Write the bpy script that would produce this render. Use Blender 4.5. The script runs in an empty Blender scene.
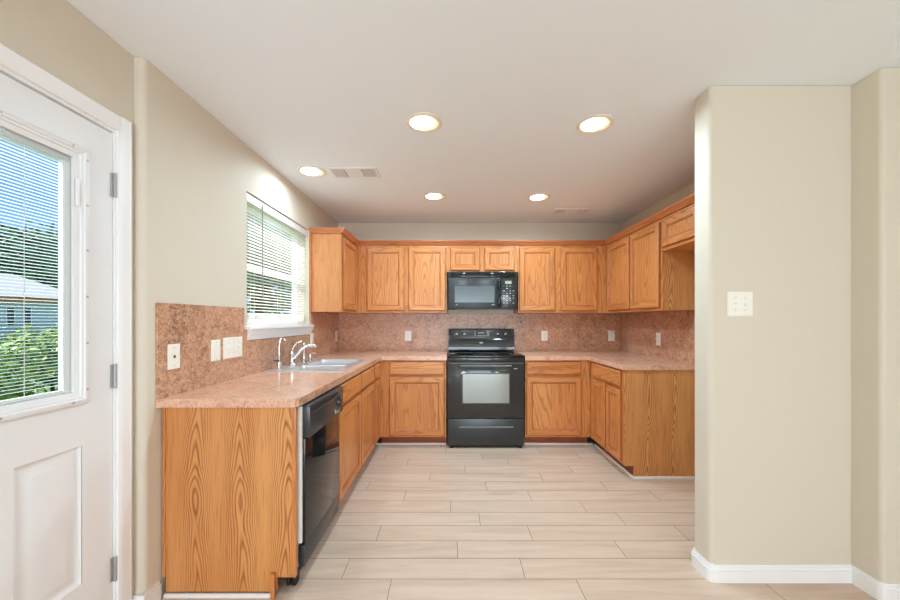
import bpy, bmesh, math, random
from mathutils import Vector, Matrix
random.seed(7)
SC = bpy.context.scene
COL = SC.collection
F, CX, CY, EYE = 356.6, 452.0, 320.5, 1.275      # measured camera: focal px, vanishing point, eye height

# ------------------------------------------------------------------ camera
cd = bpy.data.cameras.new('camera'); cam = bpy.data.objects.new('camera', cd); COL.objects.link(cam)
cam.location = (0, 0, EYE); cam.rotation_euler = (math.pi/2, 0, 0)
cd.sensor_fit = 'HORIZONTAL'; cd.sensor_width = 36; cd.lens = 36*F/900
cd.shift_x = (450-CX)/900; cd.shift_y = (CY-300)/900
cd.clip_start = 0.02; cd.clip_end = 300
SC.camera = cam

# ------------------------------------------------------------------ colour helpers
def lin(c):
    c /= 255.0
    return c/12.92 if c <= 0.04045 else ((c+0.055)/1.055)**2.4
def rgb(r, g, b): return (lin(r), lin(g), lin(b), 1)

# ------------------------------------------------------------------ world, sun, light, exposure
SC.view_settings.view_transform = 'Standard'; SC.view_settings.look = 'None'
SC.view_settings.gamma = 1; SC.view_settings.use_curve_mapping = False
SC.view_settings.exposure = 0.80
SC.cycles.use_denoising = True
SC.cycles.max_bounces = 16; SC.cycles.diffuse_bounces = 14; SC.cycles.glossy_bounces = 4
SC.cycles.transmission_bounces = 8; SC.cycles.transparent_max_bounces = 24
SC.cycles.sample_clamp_indirect = 6
SC.cycles.caustics_reflective = False; SC.cycles.caustics_refractive = False
w = bpy.data.worlds.new('sky'); SC.world = w; w.use_nodes = True
nt = w.node_tree; nt.nodes.clear()
tc = nt.nodes.new('ShaderNodeTexCoord'); sp = nt.nodes.new('ShaderNodeSeparateXYZ')
rp = nt.nodes.new('ShaderNodeValToRGB'); bg = nt.nodes.new('ShaderNodeBackground'); ow = nt.nodes.new('ShaderNodeOutputWorld')
nt.links.new(tc.outputs['Generated'], sp.inputs[0]); nt.links.new(sp.outputs['Z'], rp.inputs[0])
e = rp.color_ramp.elements
e[0].position = 0.0; e[0].color = rgb(150, 180, 205)
e[1].position = 1.0; e[1].color = rgb(60, 105, 165)
m_ = e.new(0.22); m_.color = rgb(88, 130, 172)
nt.links.new(rp.outputs[0], bg.inputs[0]); bg.inputs[1].default_value = 1.3
nt.links.new(bg.outputs[0], ow.inputs[0])
def light(name, kind, loc, energy, color=(1, 1, 1), rot=(0, 0, 0), size=None, size_y=None, parent=None, spread=None):
    d = bpy.data.lights.new(name, kind); d.energy = energy; d.color = color
    o = bpy.data.objects.new(name, d); COL.objects.link(o); o.location = loc; o.rotation_euler = rot
    if kind == 'AREA':
        if size_y: d.shape = 'RECTANGLE'; d.size = size; d.size_y = size_y
        else: d.shape = 'DISK'; d.size = size
        if spread: d.spread = spread
    if parent: o.parent = parent
    return o
sun = light('sun', 'SUN', (0, 0, 20), 4.6, (1, 0.95, 0.86)); sun.data.angle = 0.02
sun.rotation_euler = Vector((0.60, 0.30, -0.74)).to_track_quat('-Z', 'Y').to_euler()
# added area fill light, unseen behind the camera
light('fill_rear', 'AREA', (0.4, -5.6, 0.95), 80, (0.79, 0.915, 1.0), (math.radians(90), 0, 0), 2.9, 1.8)
# lamp powers: added fill lamps behind the camera, recessed lights
FILL_W, CAN_W = 18, 7.0

# ------------------------------------------------------------------ materials
MATS = {}
def pm(name, color, rough=0.5, metal=0.0, spec=0.5, **kw):
    m = bpy.data.materials.new(name); m.use_nodes = True
    b = m.node_tree.nodes['Principled BSDF']
    b.inputs['Base Color'].default_value = color; b.inputs['Roughness'].default_value = rough
    b.inputs['Metallic'].default_value = metal; b.inputs['Specular IOR Level'].default_value = spec
    for k, v in kw.items(): b.inputs[k].default_value = v
    MATS[name] = m
    return m
class NB:
    """tiny node-building helper"""
    def __init__(s, m): s.m = m; s.t = m.node_tree; s.b = s.t.nodes['Principled BSDF']
    def n(s, kind, **kw):
        x = s.t.nodes.new(kind)
        for k, v in kw.items():
            if hasattr(x, k): setattr(x, k, v)
            else: x.inputs[k].default_value = v
        return x
    def l(s, a, b): s.t.links.new(a, b)
    def ramp(s, fac, stops):
        r = s.n('ShaderNodeValToRGB'); el = r.color_ramp.elements
        el[0].position, el[0].color = stops[0]; el[1].position, el[1].color = stops[-1]
        for p, c in stops[1:-1]:
            q = el.new(p); q.color = c
        s.l(fac, r.inputs[0]); return r.outputs[0]
    def mix(s, a, b, fac, mode='MIX'):
        x = s.n('ShaderNodeMix', data_type='RGBA', blend_type=mode)
        for sock, v in ((x.inputs[0], fac), (x.inputs[6], a), (x.inputs[7], b)):
            if hasattr(v, 'is_linked'): s.l(v, sock)
            else: sock.default_value = v
        return x.outputs[2]
    def math(s, op, a, b=0.0):
        x = s.n('ShaderNodeMath', operation=op)
        for i, v in enumerate((a, b)):
            if hasattr(v, 'is_linked'): s.l(v, x.inputs[i])
            else: x.inputs[i].default_value = v
        return x.outputs[0]
    def coords(s, scale, jitter=True, source='Object'):
        t = s.n('ShaderNodeTexCoord'); v = t.outputs[source]
        if jitter:
            oi = s.n('ShaderNodeObjectInfo')
            k = s.n('ShaderNodeVectorMath', operation='SCALE'); k.inputs[0].default_value = (17.3, 9.1, 23.7)
            s.l(oi.outputs['Random'], k.inputs['Scale'])
            a = s.n('ShaderNodeVectorMath', operation='ADD'); s.l(v, a.inputs[0]); s.l(k.outputs[0], a.inputs[1]); v = a.outputs[0]
        mp = s.n('ShaderNodeMapping'); mp.inputs['Scale'].default_value = scale; s.l(v, mp.inputs[0])
        return mp.outputs[0]
    def noise(s, vec, scale, detail=2, rough=0.5, dist=0.0):
        x = s.n('ShaderNodeTexNoise'); x.inputs['Scale'].default_value = scale; x.inputs['Detail'].default_value = detail
        x.inputs['Roughness'].default_value = rough; x.inputs['Distortion'].default_value = dist; s.l(vec, x.inputs['Vector'])
        return x.outputs['Fac']
    def bump(s, h, strength, dist=0.01):
        x = s.n('ShaderNodeBump'); x.inputs['Strength'].default_value = strength; x.inputs['Distance'].default_value = dist
        s.l(h, x.inputs['Height']); s.l(x.outputs[0], s.b.inputs['Normal'])

def oak(name, axis, light_c, mid_c, dark_c, freq=20.0, rough=0.32, contrast=0.8):
    """oak: contour lines of a stretched noise field make the cathedral grain; axis = grain direction"""
    m = pm(name, mid_c, rough, spec=0.45); k = NB(m)
    sc = [5.5, 5.5, 5.5]; sc[axis] = 0.55
    f = k.noise(k.coords(tuple(sc)), 1.0, 1.0, 0.4, 0.2)
    s2 = [28, 28, 28]; s2[axis] = 9
    wob = k.noise(k.coords(tuple(s2)), 1.0, 2, 0.5)
    f = k.math('ADD', f, k.math('MULTIPLY', wob, 0.035))
    s = k.math('SINE', k.math('MULTIPLY', f, freq*6.283))
    rings = k.math('MULTIPLY_ADD', s, 0.5); 
    rings.node.inputs[2].default_value = 0.5
    rings = k.math('POWER', rings, 4.5)
    fs = [150, 150, 150]; fs[axis] = 5
    fib = k.noise(k.coords(tuple(fs)), 1.0, 2, 0.6)
    bs = [3, 3, 3]; bs[axis] = 0.5
    broad = k.noise(k.coords(tuple(bs)), 1.0, 2, 0.5)
    base = k.ramp(broad, [(0.3, mid_c), (0.7, light_c)])
    g = k.math('MULTIPLY', rings, k.math('MULTIPLY_ADD', fib, 0.9))
    g.node.inputs[1].links[0].from_node.inputs[2].default_value = 0.15
    c = k.mix(base, dark_c, k.math('MULTIPLY', g, contrast))
    c = k.mix(c, dark_c, k.math('MULTIPLY', k.math('GREATER_THAN', fib, 0.6), 0.28))
    k.l(c, k.b.inputs['Base Color'])
    k.bump(fib, 0.05, 0.002)
    return m
OAK = (rgb(216, 146, 86), rgb(202, 127, 68), rgb(140, 74, 34))
oak('oak_v', 2, *OAK); oak('oak_x', 0, *OAK); oak('oak_y', 1, *OAK)
oak('oak_panel', 2, rgb(206, 138, 78), rgb(190, 118, 62), rgb(112, 58, 24), freq=30.0, contrast=1.05)
oak('oak_plain', 2, rgb(222, 156, 104), rgb(210, 140, 86), rgb(160, 92, 50), contrast=0.35)
oak('oak_crown_x', 0, rgb(202, 126, 78), rgb(186, 108, 62), rgb(140, 76, 40))
oak('oak_crown_y', 1, rgb(202, 126, 78), rgb(186, 108, 62), rgb(140, 76, 40))
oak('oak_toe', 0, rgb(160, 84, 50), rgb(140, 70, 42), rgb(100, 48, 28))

def veneer(name, light_c, mid_c, dark_c, column=0.105):
    m = pm(name, mid_c, 0.34, spec=0.45); k = NB(m)
    v = k.coords((1, 1, 1), True); sx = k.n('ShaderNodeSeparateXYZ'); k.l(v, sx.inputs[0])
    low = k.noise(k.coords((3.0, 3.0, 1.3)), 1.0, 2, 0.5)
    wob = k.noise(k.coords((34, 34, 9)), 1.0, 2, 0.55)
    x = k.math('ADD', k.math('ADD', sx.outputs['X'], k.math('MULTIPLY', low, 0.11)), k.math('MULTIPLY', wob, 0.006))
    u = k.math('PINGPONG', x, column)
    f = k.math('ADD', k.math('MULTIPLY', k.math('POWER', u, 1.5), 330.0), k.math('MULTIPLY', sx.outputs['Z'], 7.0))
    f = k.math('ADD', f, k.math('MULTIPLY', k.noise(k.coords((0.6, 0.6, 2.4)), 1.0, 1, 0.4), 9.0))
    s_ = k.math('SINE', k.math('MULTIPLY', f, 6.283))
    rings = k.math('POWER', k.math('ADD', k.math('MULTIPLY', s_, 0.5), 0.5), 2.6)
    fib = k.noise(k.coords((170, 170, 5)), 1.0, 2, 0.6)
    fade = k.ramp(u, [(0.0, (1, 1, 1, 1)), (column*0.45, (0.85, 0.85, 0.85, 1)), (column, (0.3, 0.3, 0.3, 1))])
    base = k.ramp(k.noise(k.coords((7, 7, 0.8)), 1.0, 2, 0.5), [(0.3, mid_c), (0.7, light_c)])
    g = k.math('MULTIPLY', k.math('MULTIPLY', rings, fade), k.math('ADD', k.math('MULTIPLY', fib, 1.0), 0.25))
    c = k.mix(base, dark_c, k.math('MULTIPLY', g, 0.95))
    c = k.mix(c, dark_c, k.math('MULTIPLY', k.ramp(fib, [(0.52, (0, 0, 0, 1)), (0.7, (1, 1, 1, 1))]), 0.35))
    k.l(c, k.b.inputs['Base Color']); k.bump(fib, 0.04, 0.002)
    return m
MATS.pop('oak_panel'); veneer('oak_panel', rgb(222, 158, 96), rgb(208, 138, 78), rgb(124, 68, 30))
pm('oak_edge', rgb(168, 96, 52), 0.4)  # darker oak for profile edges: stain plus painted shadow-gap outlines

def laminate(name, dark, midc, lightc, rough, fine):
    m = pm(name, midc, rough, spec=0.5); k = NB(m)
    v = k.coords((1, 1, 1), False)
    big = k.noise(v, 5.0, 4, 0.6, 1.2)
    med = k.noise(v, 26.0, 5, 0.65, 1.6)
    fin = k.noise(v, fine, 4, 0.7, 0.6)
    c = k.ramp(big, [(0.32, dark), (0.52, midc), (0.72, midc)])
    vein = k.noise(v, 8.0, 5, 0.6, 2.6)
    c = k.mix(c, lightc, k.math('MULTIPLY', k.ramp(vein, [(0.46, (0, 0, 0, 1)), (0.51, (1, 1, 1, 1)), (0.57, (0, 0, 0, 1))]), 0.38))
    c = k.mix(c, lightc, k.math('MULTIPLY', k.ramp(med, [(0.47, (0, 0, 0, 1)), (0.53, (1, 1, 1, 1)), (0.60, (0, 0, 0, 1))]), 0.5))
    c = k.mix(c, lightc, k.math('MULTIPLY', k.ramp(fin, [(0.55, (0, 0, 0, 1)), (0.66, (1, 1, 1, 1))]), 0.6))
    c = k.mix(c, dark, k.math('MULTIPLY', k.ramp(fin, [(0.34, (1, 1, 1, 1)), (0.44, (0, 0, 0, 1))]), 0.6))
    k.l(c, k.b.inputs['Base Color'])
    return m
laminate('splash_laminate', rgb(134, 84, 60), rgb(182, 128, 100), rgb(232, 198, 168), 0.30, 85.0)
laminate('counter_laminate', rgb(192, 134, 108), rgb(216, 164, 136), rgb(236, 204, 182), 0.15, 110.0)

def paint(name, color, rough=0.6, bump=0.04):
    m = pm(name, color, rough, spec=0.3); k = NB(m)
    k.bump(k.noise(k.coords((1, 1, 1), False), 130.0, 3, 0.6), bump, 0.002); return m
paint('wall_paint', rgb(214, 206, 191)); paint('ceiling_paint', rgb(238, 245, 252), 0.7, 0.1)
pm('white_trim', rgb(238, 238, 240), 0.35); pm('door_white', rgb(231, 232, 235), 0.38)
pm('gasket_grey', rgb(198, 200, 204), 0.5); pm('plate_white', rgb(240, 238, 230), 0.35); pm('slot_dark', rgb(70, 66, 60), 0.6)
pm('black_gloss', rgb(46, 46, 46), 0.08, spec=0.6); pm('black_satin', rgb(50, 53, 56), 0.28, spec=0.5)
pm('dishwasher_gloss', rgb(20, 20, 22), 0.06, spec=0.45); pm('handle_grey', rgb(104, 108, 108), 0.25); pm('wand_grey', rgb(150, 152, 150), 0.4); pm('black_matte', rgb(24, 24, 26), 0.55); pm('glass_cooktop', rgb(16, 16, 18), 0.05, spec=0.7)
pm('charcoal', rgb(60, 66, 72), 0.3); pm('mark_grey', rgb(170, 175, 180), 0.4); pm('badge_white', rgb(235, 235, 235), 0.35)
pm('display_green', rgb(150, 165, 150), 0.3)
pm('oven_window', rgb(146, 149, 143), 0.10, metal=0.85); pm('micro_window', rgb(92, 96, 96), 0.2, metal=0.75)
pm('chrome', rgb(225, 226, 230), 0.08, metal=1.0); pm('hinge_steel', rgb(176, 176, 178), 0.35, metal=0.35)
m = pm('stainless', rgb(232, 234, 238), 0.32, metal=0.8)
pm('tub_white', rgb(236, 236, 234), 0.4)
pm('fixture_cream', rgb(236, 226, 208), 0.45)
m = pm('lens_glow', rgb(255, 250, 240), 0.4); m.node_tree.nodes['Principled BSDF'].inputs['Emission Color'].default_value = (1, 0.95, 0.86, 1)
m.node_tree.nodes['Principled BSDF'].inputs['Emission Strength'].default_value = 4.0
m = pm('vent_dark', rgb(90, 90, 92), 0.7)
# blind slats: white, a little translucent
def slat(name, c, t):
    m = pm(name, c, 0.4); tr = m.node_tree
    a = tr.nodes.new('ShaderNodeBsdfTranslucent'); a.inputs[0].default_value = c
    mx = tr.nodes.new('ShaderNodeMixShader'); mx.inputs[0].default_value = t
    b = tr.nodes['Principled BSDF']; o = tr.nodes['Material Output']
    tr.links.new(b.outputs[0], mx.inputs[1]); tr.links.new(a.outputs[0], mx.inputs[2]); tr.links.new(mx.outputs[0], o.inputs[0])
slat('slat_white', rgb(246, 245, 240), 0.45); slat('door_slat_white', rgb(238, 242, 246), 0.3)
# clear glass that lets light straight through
m = bpy.data.materials.new('clear_glass'); m.use_nodes = True; tr = m.node_tree; tr.nodes.clear()
a = tr.nodes.new('ShaderNodeBsdfTransparent'); a.inputs[0].default_value = (0.96, 0.98, 0.98, 1)
g = tr.nodes.new('ShaderNodeBsdfGlossy'); g.inputs['Roughness'].default_value = 0.02
lw = tr.nodes.new('ShaderNodeLayerWeight'); lw.inputs[0].default_value = 0.5
fr = tr.nodes.new('ShaderNodeMath'); fr.operation = 'POWER'; fr.inputs[1].default_value = 5.0; tr.links.new(lw.outputs['Facing'], fr.inputs[0])
mx = tr.nodes.new('ShaderNodeMixShader'); o = tr.nodes.new('ShaderNodeOutputMaterial')
tr.links.new(fr.outputs[0], mx.inputs[0]); tr.links.new(a.outputs[0], mx.inputs[1]); tr.links.new(g.outputs[0], mx.inputs[2]); tr.links.new(mx.outputs[0], o.inputs[0])
MATS['clear_glass'] = m
# floor planks: pale wood-look tile, tone and grain offset per plank
m = pm('plank_tile', rgb(214, 196, 182), 0.33, spec=0.4); k = NB(m)
at = k.n('ShaderNodeAttribute', attribute_name='tone')
ad = k.n('ShaderNodeVectorMath', operation='MULTIPLY_ADD'); t_ = k.n('ShaderNodeTexCoord')
k.l(at.outputs['Color'], ad.inputs[0]); ad.inputs[1].default_value = (37, 11, 53); k.l(t_.outputs['Object'], ad.inputs[2])
mp = k.n('ShaderNodeMapping'); mp.inputs['Scale'].default_value = (1.3, 11, 11); k.l(ad.outputs[0], mp.inputs[0])
g1 = k.noise(mp.outputs[0], 1.0, 5, 0.6, 0.8)
mp2 = k.n('ShaderNodeMapping'); mp2.inputs['Scale'].default_value = (4, 70, 70); k.l(ad.outputs[0], mp2.inputs[0])
g2 = k.noise(mp2.outputs[0], 1.0, 3, 0.6)
c = k.ramp(g1, [(0.30, rgb(194, 169, 150)), (0.5, rgb(209, 185, 166)), (0.72, rgb(219, 197, 179))])
c = k.mix(c, rgb(186, 162, 146), k.math('MULTIPLY', k.ramp(g2, [(0.55, (0, 0, 0, 1)), (0.75, (1, 1, 1, 1))]), 0.35))
sx = k.n('ShaderNodeSeparateColor'); k.l(at.outputs['Color'], sx.inputs[0])
c = k.mix(c, rgb(206, 184, 168), k.math('MULTIPLY', sx.outputs[0], 0.35))
k.l(c, k.b.inputs['Base Color']); k.bump(g2, 0.04, 0.002)
pm('grout', rgb(140, 118, 102), 0.8)
# outdoors
def leafmat(name, c1, c2):
    m = pm(name, c1, 0.5); k = NB(m)
    n_ = k.noise(k.coords((1, 1, 1), True), 9.0, 2)
    k.l(k.ramp(n_, [(0.35, c1), (0.65, c2)]), k.b.inputs['Base Color']); return m
leafmat('leaf_bright', rgb(124, 162, 62), rgb(196, 204, 112)); leafmat('leaf_mid', rgb(70, 112, 80), rgb(112, 150, 108))
leafmat('leaf_dark', rgb(84, 112, 72), rgb(150, 172, 120)); leafmat('leaf_white', rgb(220, 225, 215), rgb(150, 170, 120))
pm('bark', rgb(96, 80, 66), 0.9); leafmat('lawn', rgb(104, 136, 72), rgb(140, 160, 96)); leafmat('gravel', rgb(200, 200, 196), rgb(160, 160, 156))
pm('siding_blue', rgb(190, 196, 206), 0.7); pm('siding_white', rgb(240, 242, 244), 0.7); pm('roof_pale', rgb(186, 182, 178), 0.8)
pm('fascia_rust', rgb(206, 116, 72), 0.7); pm('pane_dark', rgb(50, 62, 80), 0.2)

# ------------------------------------------------------------------ geometry helpers
BASE = {}
class MB:
    def __init__(s, T=None):
        s.bm = bmesh.new(); s.T = T or (lambda u, v, w: (u, v, w)); s.mi = 0
    def v(s, p): return s.bm.verts.new(s.T(*p))
    def f(s, vs):
        try:
            q = s.bm.faces.new(vs); q.material_index = s.mi; return q
        except ValueError: return None
    def box(s, a0, a1, b0, b1, c0, c1, bev=0, seg=2):
        vs = [s.v((x, y, z)) for z in (c0, c1) for y in (b0, b1) for x in (a0, a1)]
        fs = [s.f([vs[i] for i in q]) for q in ((0, 2, 3, 1), (4, 5, 7, 6), (0, 1, 5, 4), (2, 6, 7, 3), (0, 4, 6, 2), (1, 3, 7, 5))]
        if bev:
            es = list({e for q in fs for e in q.edges})
            bmesh.ops.bevel(s.bm, geom=es, offset=bev, segments=seg, affect='EDGES', profile=0.5)
        return s
    def prism(s, pts, c0, c1, order='xyz'):
        """polygon pts in first two axes of order, extruded c0..c1 along the third"""
        def P(a, b, c):
            d = {order[0]: a, order[1]: b, order[2]: c}; return (d['x'], d['y'], d['z'])
        lo = [s.v(P(a, b, c0)) for a, b in pts]; hi = [s.v(P(a, b, c1)) for a, b in pts]
        s.f(lo[::-1]); s.f(hi); n = len(pts)
        for i in range(n): s.f([lo[i], lo[(i+1) % n], hi[(i+1) % n], hi[i]])
        return s
    def rings(s, rect, prof, matsplit=False, cap=True, back=True, edge=()):
        """nested rectangles: rect=(u0,u1,w0,w1), prof=[(inset, v)...]; faces join them; matsplit: top/bottom quads use slot 1"""
        u0, u1, w0, w1 = rect; prev = None; n_ = 0
        for ins, v in prof:
            cur = [s.v((u0+ins, v, w0+ins)), s.v((u1-ins, v, w0+ins)), s.v((u1-ins, v, w1-ins)), s.v((u0+ins, v, w1-ins))]
            if prev is None:
                if back: s.f(cur)
            else:
                for i in range(4):
                    s.mi = 2 if n_ in edge else 1 if (matsplit and i in (0, 2)) else 0
                    s.f([prev[i], prev[(i+1) % 4], cur[(i+1) % 4], cur[i]])
            prev = cur; n_ += 1
        s.mi = 0
        if cap: s.f(prev)
        return s
    def tube(s, pts, r, seg=12, cap=True):
        pts = [Vector(p) for p in pts]; n = len(pts); rr = r if isinstance(r, (list, tuple)) else [r]*n
        rows = []; up = None
        for i, p in enumerate(pts):
            t = (pts[min(i+1, n-1)] - pts[max(i-1, 0)]).normalized()
            if up is None:
                up = Vector((0, 0, 1)) if abs(t.z) < 0.9 else Vector((1, 0, 0))
            a = t.cross(up).normalized(); b = t.cross(a).normalized(); up = b.cross(t) if False else up
            rows.append([s.v(tuple(p + (a*math.cos(q) + b*math.sin(q))*rr[i])) for q in [2*math.pi*j/seg for j in range(seg)]])
        for i in range(n-1):
            for j in range(seg): s.f([rows[i][j], rows[i][(j+1) % seg], rows[i+1][(j+1) % seg], rows[i+1][j]])
        if cap: s.f(rows[0][::-1]); s.f(rows[-1])
        return s
    def lathe(s, prof, c, seg=32, axis='z'):
        """prof [(r, h)] around an axis through c"""
        rows = []
        for r, h in prof:
            row = []
            for j in range(seg):
                q = 2*math.pi*j/seg; x, y = r*math.cos(q), r*math.sin(q)
                p = {'z': (x, y, h), 'y': (x, h, y), 'x': (h, x, y)}[axis]
                row.append(s.v((c[0]+p[0], c[1]+p[1], c[2]+p[2])))
            rows.append(row)
        for i in range(len(rows)-1):
            for j in range(seg): s.f([rows[i][j], rows[i][(j+1) % seg], rows[i+1][(j+1) % seg], rows[i+1][j]])
        if prof[0][0] > 1e-6: s.f(rows[0][::-1])
        if prof[-1][0] > 1e-6: s.f(rows[-1])
        return s
    def build(s, name, mats, parent=None, smooth=35, base=None):
        bmesh.ops.remove_doubles(s.bm, verts=s.bm.verts, dist=1e-6)
        bmesh.ops.recalc_face_normals(s.bm, faces=s.bm.faces)
        me = bpy.data.meshes.new(name)
        b = BASE.get(parent.name, Vector((0, 0, 0))) if parent else Vector(base or (0, 0, 0))
        bmesh.ops.translate(s.bm, verts=s.bm.verts, vec=-b)
        s.bm.to_mesh(me); s.bm.free()
        for m in (mats if isinstance(mats, (list, tuple)) else [mats]): me.materials.append(MATS[m])
        if smooth:
            me.polygons.foreach_set('use_smooth', [True]*len(me.polygons)); me.set_sharp_from_angle(angle=math.radians(smooth))
        o = bpy.data.objects.new(name, me); COL.objects.link(o)
        if parent: o.parent = parent
        else: o.location = b
        BASE[o.name] = b
        return o
def thing(name, label, cat, loc, group=None):
    o = bpy.data.objects.new(name, None); COL.objects.link(o); o.location = loc; o.empty_display_size = 0.1
    BASE[o.name] = Vector(loc); o['label'] = label; o['category'] = cat
    if group: o['group'] = group
    return o
def tag(o, label, cat, group=None, kind=None):
    o['label'] = label; o['category'] = cat
    if group: o['group'] = group
    if kind: o['kind'] = kind
    return o
def struct(o, label=None):
    o['kind'] = 'structure'
    if label: o['label'] = label
    return o
def arc(cx, cy, r, a0, a1, n=6):
    return [(cx+r*math.cos(math.radians(a0+(a1-a0)*i/n)), cy+r*math.sin(math.radians(a0+(a1-a0)*i/n))) for i in range(n+1)]
# frames: u along the run, v out of the cabinet face into the room, w up
def TB(yf): return lambda u, v, w: (u, yf - v, w)
def TL(xf): return lambda u, v, w: (xf + v, u, w)
def TR(xf): return lambda u, v, w: (xf - v, u, w)

# ------------------------------------------------------------------ main dimensions
CEIL = 2.425
XW, XD = -1.344, -1.385           # kitchen part / door part of left wall
XR = 1.995; YB = 4.204            # right wall, back wall
YS = 1.553                        # where the left wall steps
YP0, YP1, XP = 1.745, 1.872, 1.264   # partition front, back, end
YREAR = -5.8; XRR = 2.2
TOP = 2.70
CT, CB = 0.916, 0.877             # counter top / underside
UB, UT = 1.358, 2.095             # wall cabinets
YFB = 3.594; XFL = -0.727; XFR = 1.396  # base cabinet faces
YUB = 3.90; XUL = -1.046; XUR = 1.69    # wall cabinet faces

# ------------------------------------------------------------------ floor
PW, PL = 0.1525, 0.908
offs = {-1: -.297, 0: -.546, 1: .030, 2: -.44, 3: .177, 4: -.009, 5: -.343, 6: .263, 7: -.181, 8: .11, 9: -.399, 10: .28, 11: -.06}
bm = bmesh.new(); tones = []
gp = 0.0016
X0, X1, Y0, Y1 = -1.52, 2.35, YREAR-0.1, YB+0.15
vs = [bm.verts.new(p) for p in ((X0, Y0, -0.0012), (X1, Y0, -0.0012), (X1, Y1, -0.0012), (X0, Y1, -0.0012))]
q = bm.faces.new(vs); q.material_index = 1; tones.append((0, 0, 0))
vs = [bm.verts.new(p) for p in ((X0, Y0, -0.1), (X0, Y1, -0.1), (X1, Y1, -0.1), (X1, Y0, -0.1))]
q = bm.faces.new(vs); q.material_index = 1; tones.append((0, 0, 0))
rf = random.Random(3)
for k_ in range(-52, 17):
    y0 = 1.759 + PW*k_; y1 = y0 + PW
    if y1 < Y0 or y0 > Y1: continue
    off = offs.get(k_, rf.uniform(0, PL))
    n0 = math.floor((X0-off)/PL)
    for j in range(n0, n0+6):
        a, b = max(X0, off+j*PL+gp), min(X1, off+(j+1)*PL-gp)
        if b-a < 0.01: continue
        c, d = max(Y0, y0+gp), min(Y1, y1-gp)
        if d-c < 0.01: continue
        bm.faces.new([bm.verts.new(p) for p in ((a, c, 0), (b, c, 0), (b, d, 0), (a, d, 0))])
        tones.append((rf.random(), rf.random(), rf.random()))
me = bpy.data.meshes.new('floor'); bm.to_mesh(me); bm.free()
me.materials.append(MATS['plank_tile']); me.materials.append(MATS['grout'])
at = me.attributes.new('tone', 'FLOAT_COLOR', 'FACE')
for i, t in enumerate(tones): at.data[i].color = (*t, 1)
o = bpy.data.objects.new('floor', me); COL.objects.link(o); struct(o, 'pale wood-look plank tile floor')

# ------------------------------------------------------------------ ceiling
mb = MB(); mb.box(-1.52, 2.35, YREAR-0.1, YB+0.15, CEIL, TOP)
struct(mb.build('ceiling', 'ceiling_paint'), 'flat white ceiling')

# ------------------------------------------------------------------ walls
WZ = CEIL - 0.002
DY0, DY1, DZ = 0.52, 1.474, 2.062      # door opening
WY0, WY1, WZ0, WZ1 = 2.335, 3.352, 1.236, 2.125   # kitchen window opening
mb = MB()
mb.prism([(XD, YREAR), (XD, DY0), (-1.50, DY0), (-1.50, YREAR)], 0, WZ)
mb.prism([(XD, DY0), (XD, DY1), (-1.50, DY1), (-1.50, DY0)], DZ, WZ)
mb.prism([(XD, DY1), (XD, YS-0.001), (-1.50, YS-0.001), (-1.50, DY1)], 0, WZ)
r = 0.026
mb.prism([(-1.50, YS), (XD, YS)] + arc(XW-r, YS+r, r, -90, 0) + [(XW, WY0), (-1.50, WY0)], 0, WZ)
mb.prism([(XW, WY0), (XW, WY1), (-1.50, WY1), (-1.50, WY0)], 0, WZ0)
mb.prism([(XW, WY0), (XW, WY1), (-1.50, WY1), (-1.50, WY0)], WZ1, WZ)
mb.prism([(XW, WY1), (XW, YB), (-1.50, YB), (-1.50, WY1)], 0, WZ)
struct(mb.build('wall_left', 'wall_paint'), 'beige wall with door and kitchen window')
struct(MB().box(-1.50, 2.3, YB, YB+0.12, 0, WZ).build('wall_back', 'wall_paint'), 'beige wall behind the range')
struct(MB().box(XR, 2.3, YP1, YB-0.001, 0, WZ).build('wall_right', 'wall_paint'), 'beige wall behind the right cabinets')
r = 0.022
mb = MB()
mb.prism(arc(XP+r, YP0+r, r, 180, 270) + [(2.3, YP0), (2.3, YP1)] + arc(XP+r, YP1-r, r, 90, 180), 0, WZ)
struct(mb.build('wall_partition', 'wall_paint'), 'beige stub wall with rounded end')
mb = MB()
XJ, YJ = 1.954, 1.618
mb.prism([(XJ, YP0-0.001)] + arc(XJ+0.02, YJ+0.02, 0.02, 180, 270) + [(XRR, YJ), (XRR, YREAR), (2.3, YREAR), (2.3, YP0-0.001)], 0, WZ)
struct(mb.build('wall_right_front', 'wall_paint'), 'beige wall right of the stub wall')
mb = MB()
RX0, RX1, RZ1 = -1.0, 1.9, 2.1
mb.box(-1.50, RX0, YREAR-0.1, YREAR-0.001, 0, WZ); mb.box(RX1, 2.3, YREAR-0.1, YREAR-0.001, 0, WZ); mb.box(RX0, RX1, YREAR-0.1, YREAR-0.001, RZ1, WZ)
struct(mb.build('wall_rear', 'wall_paint'), 'beige wall behind the camera')

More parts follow.
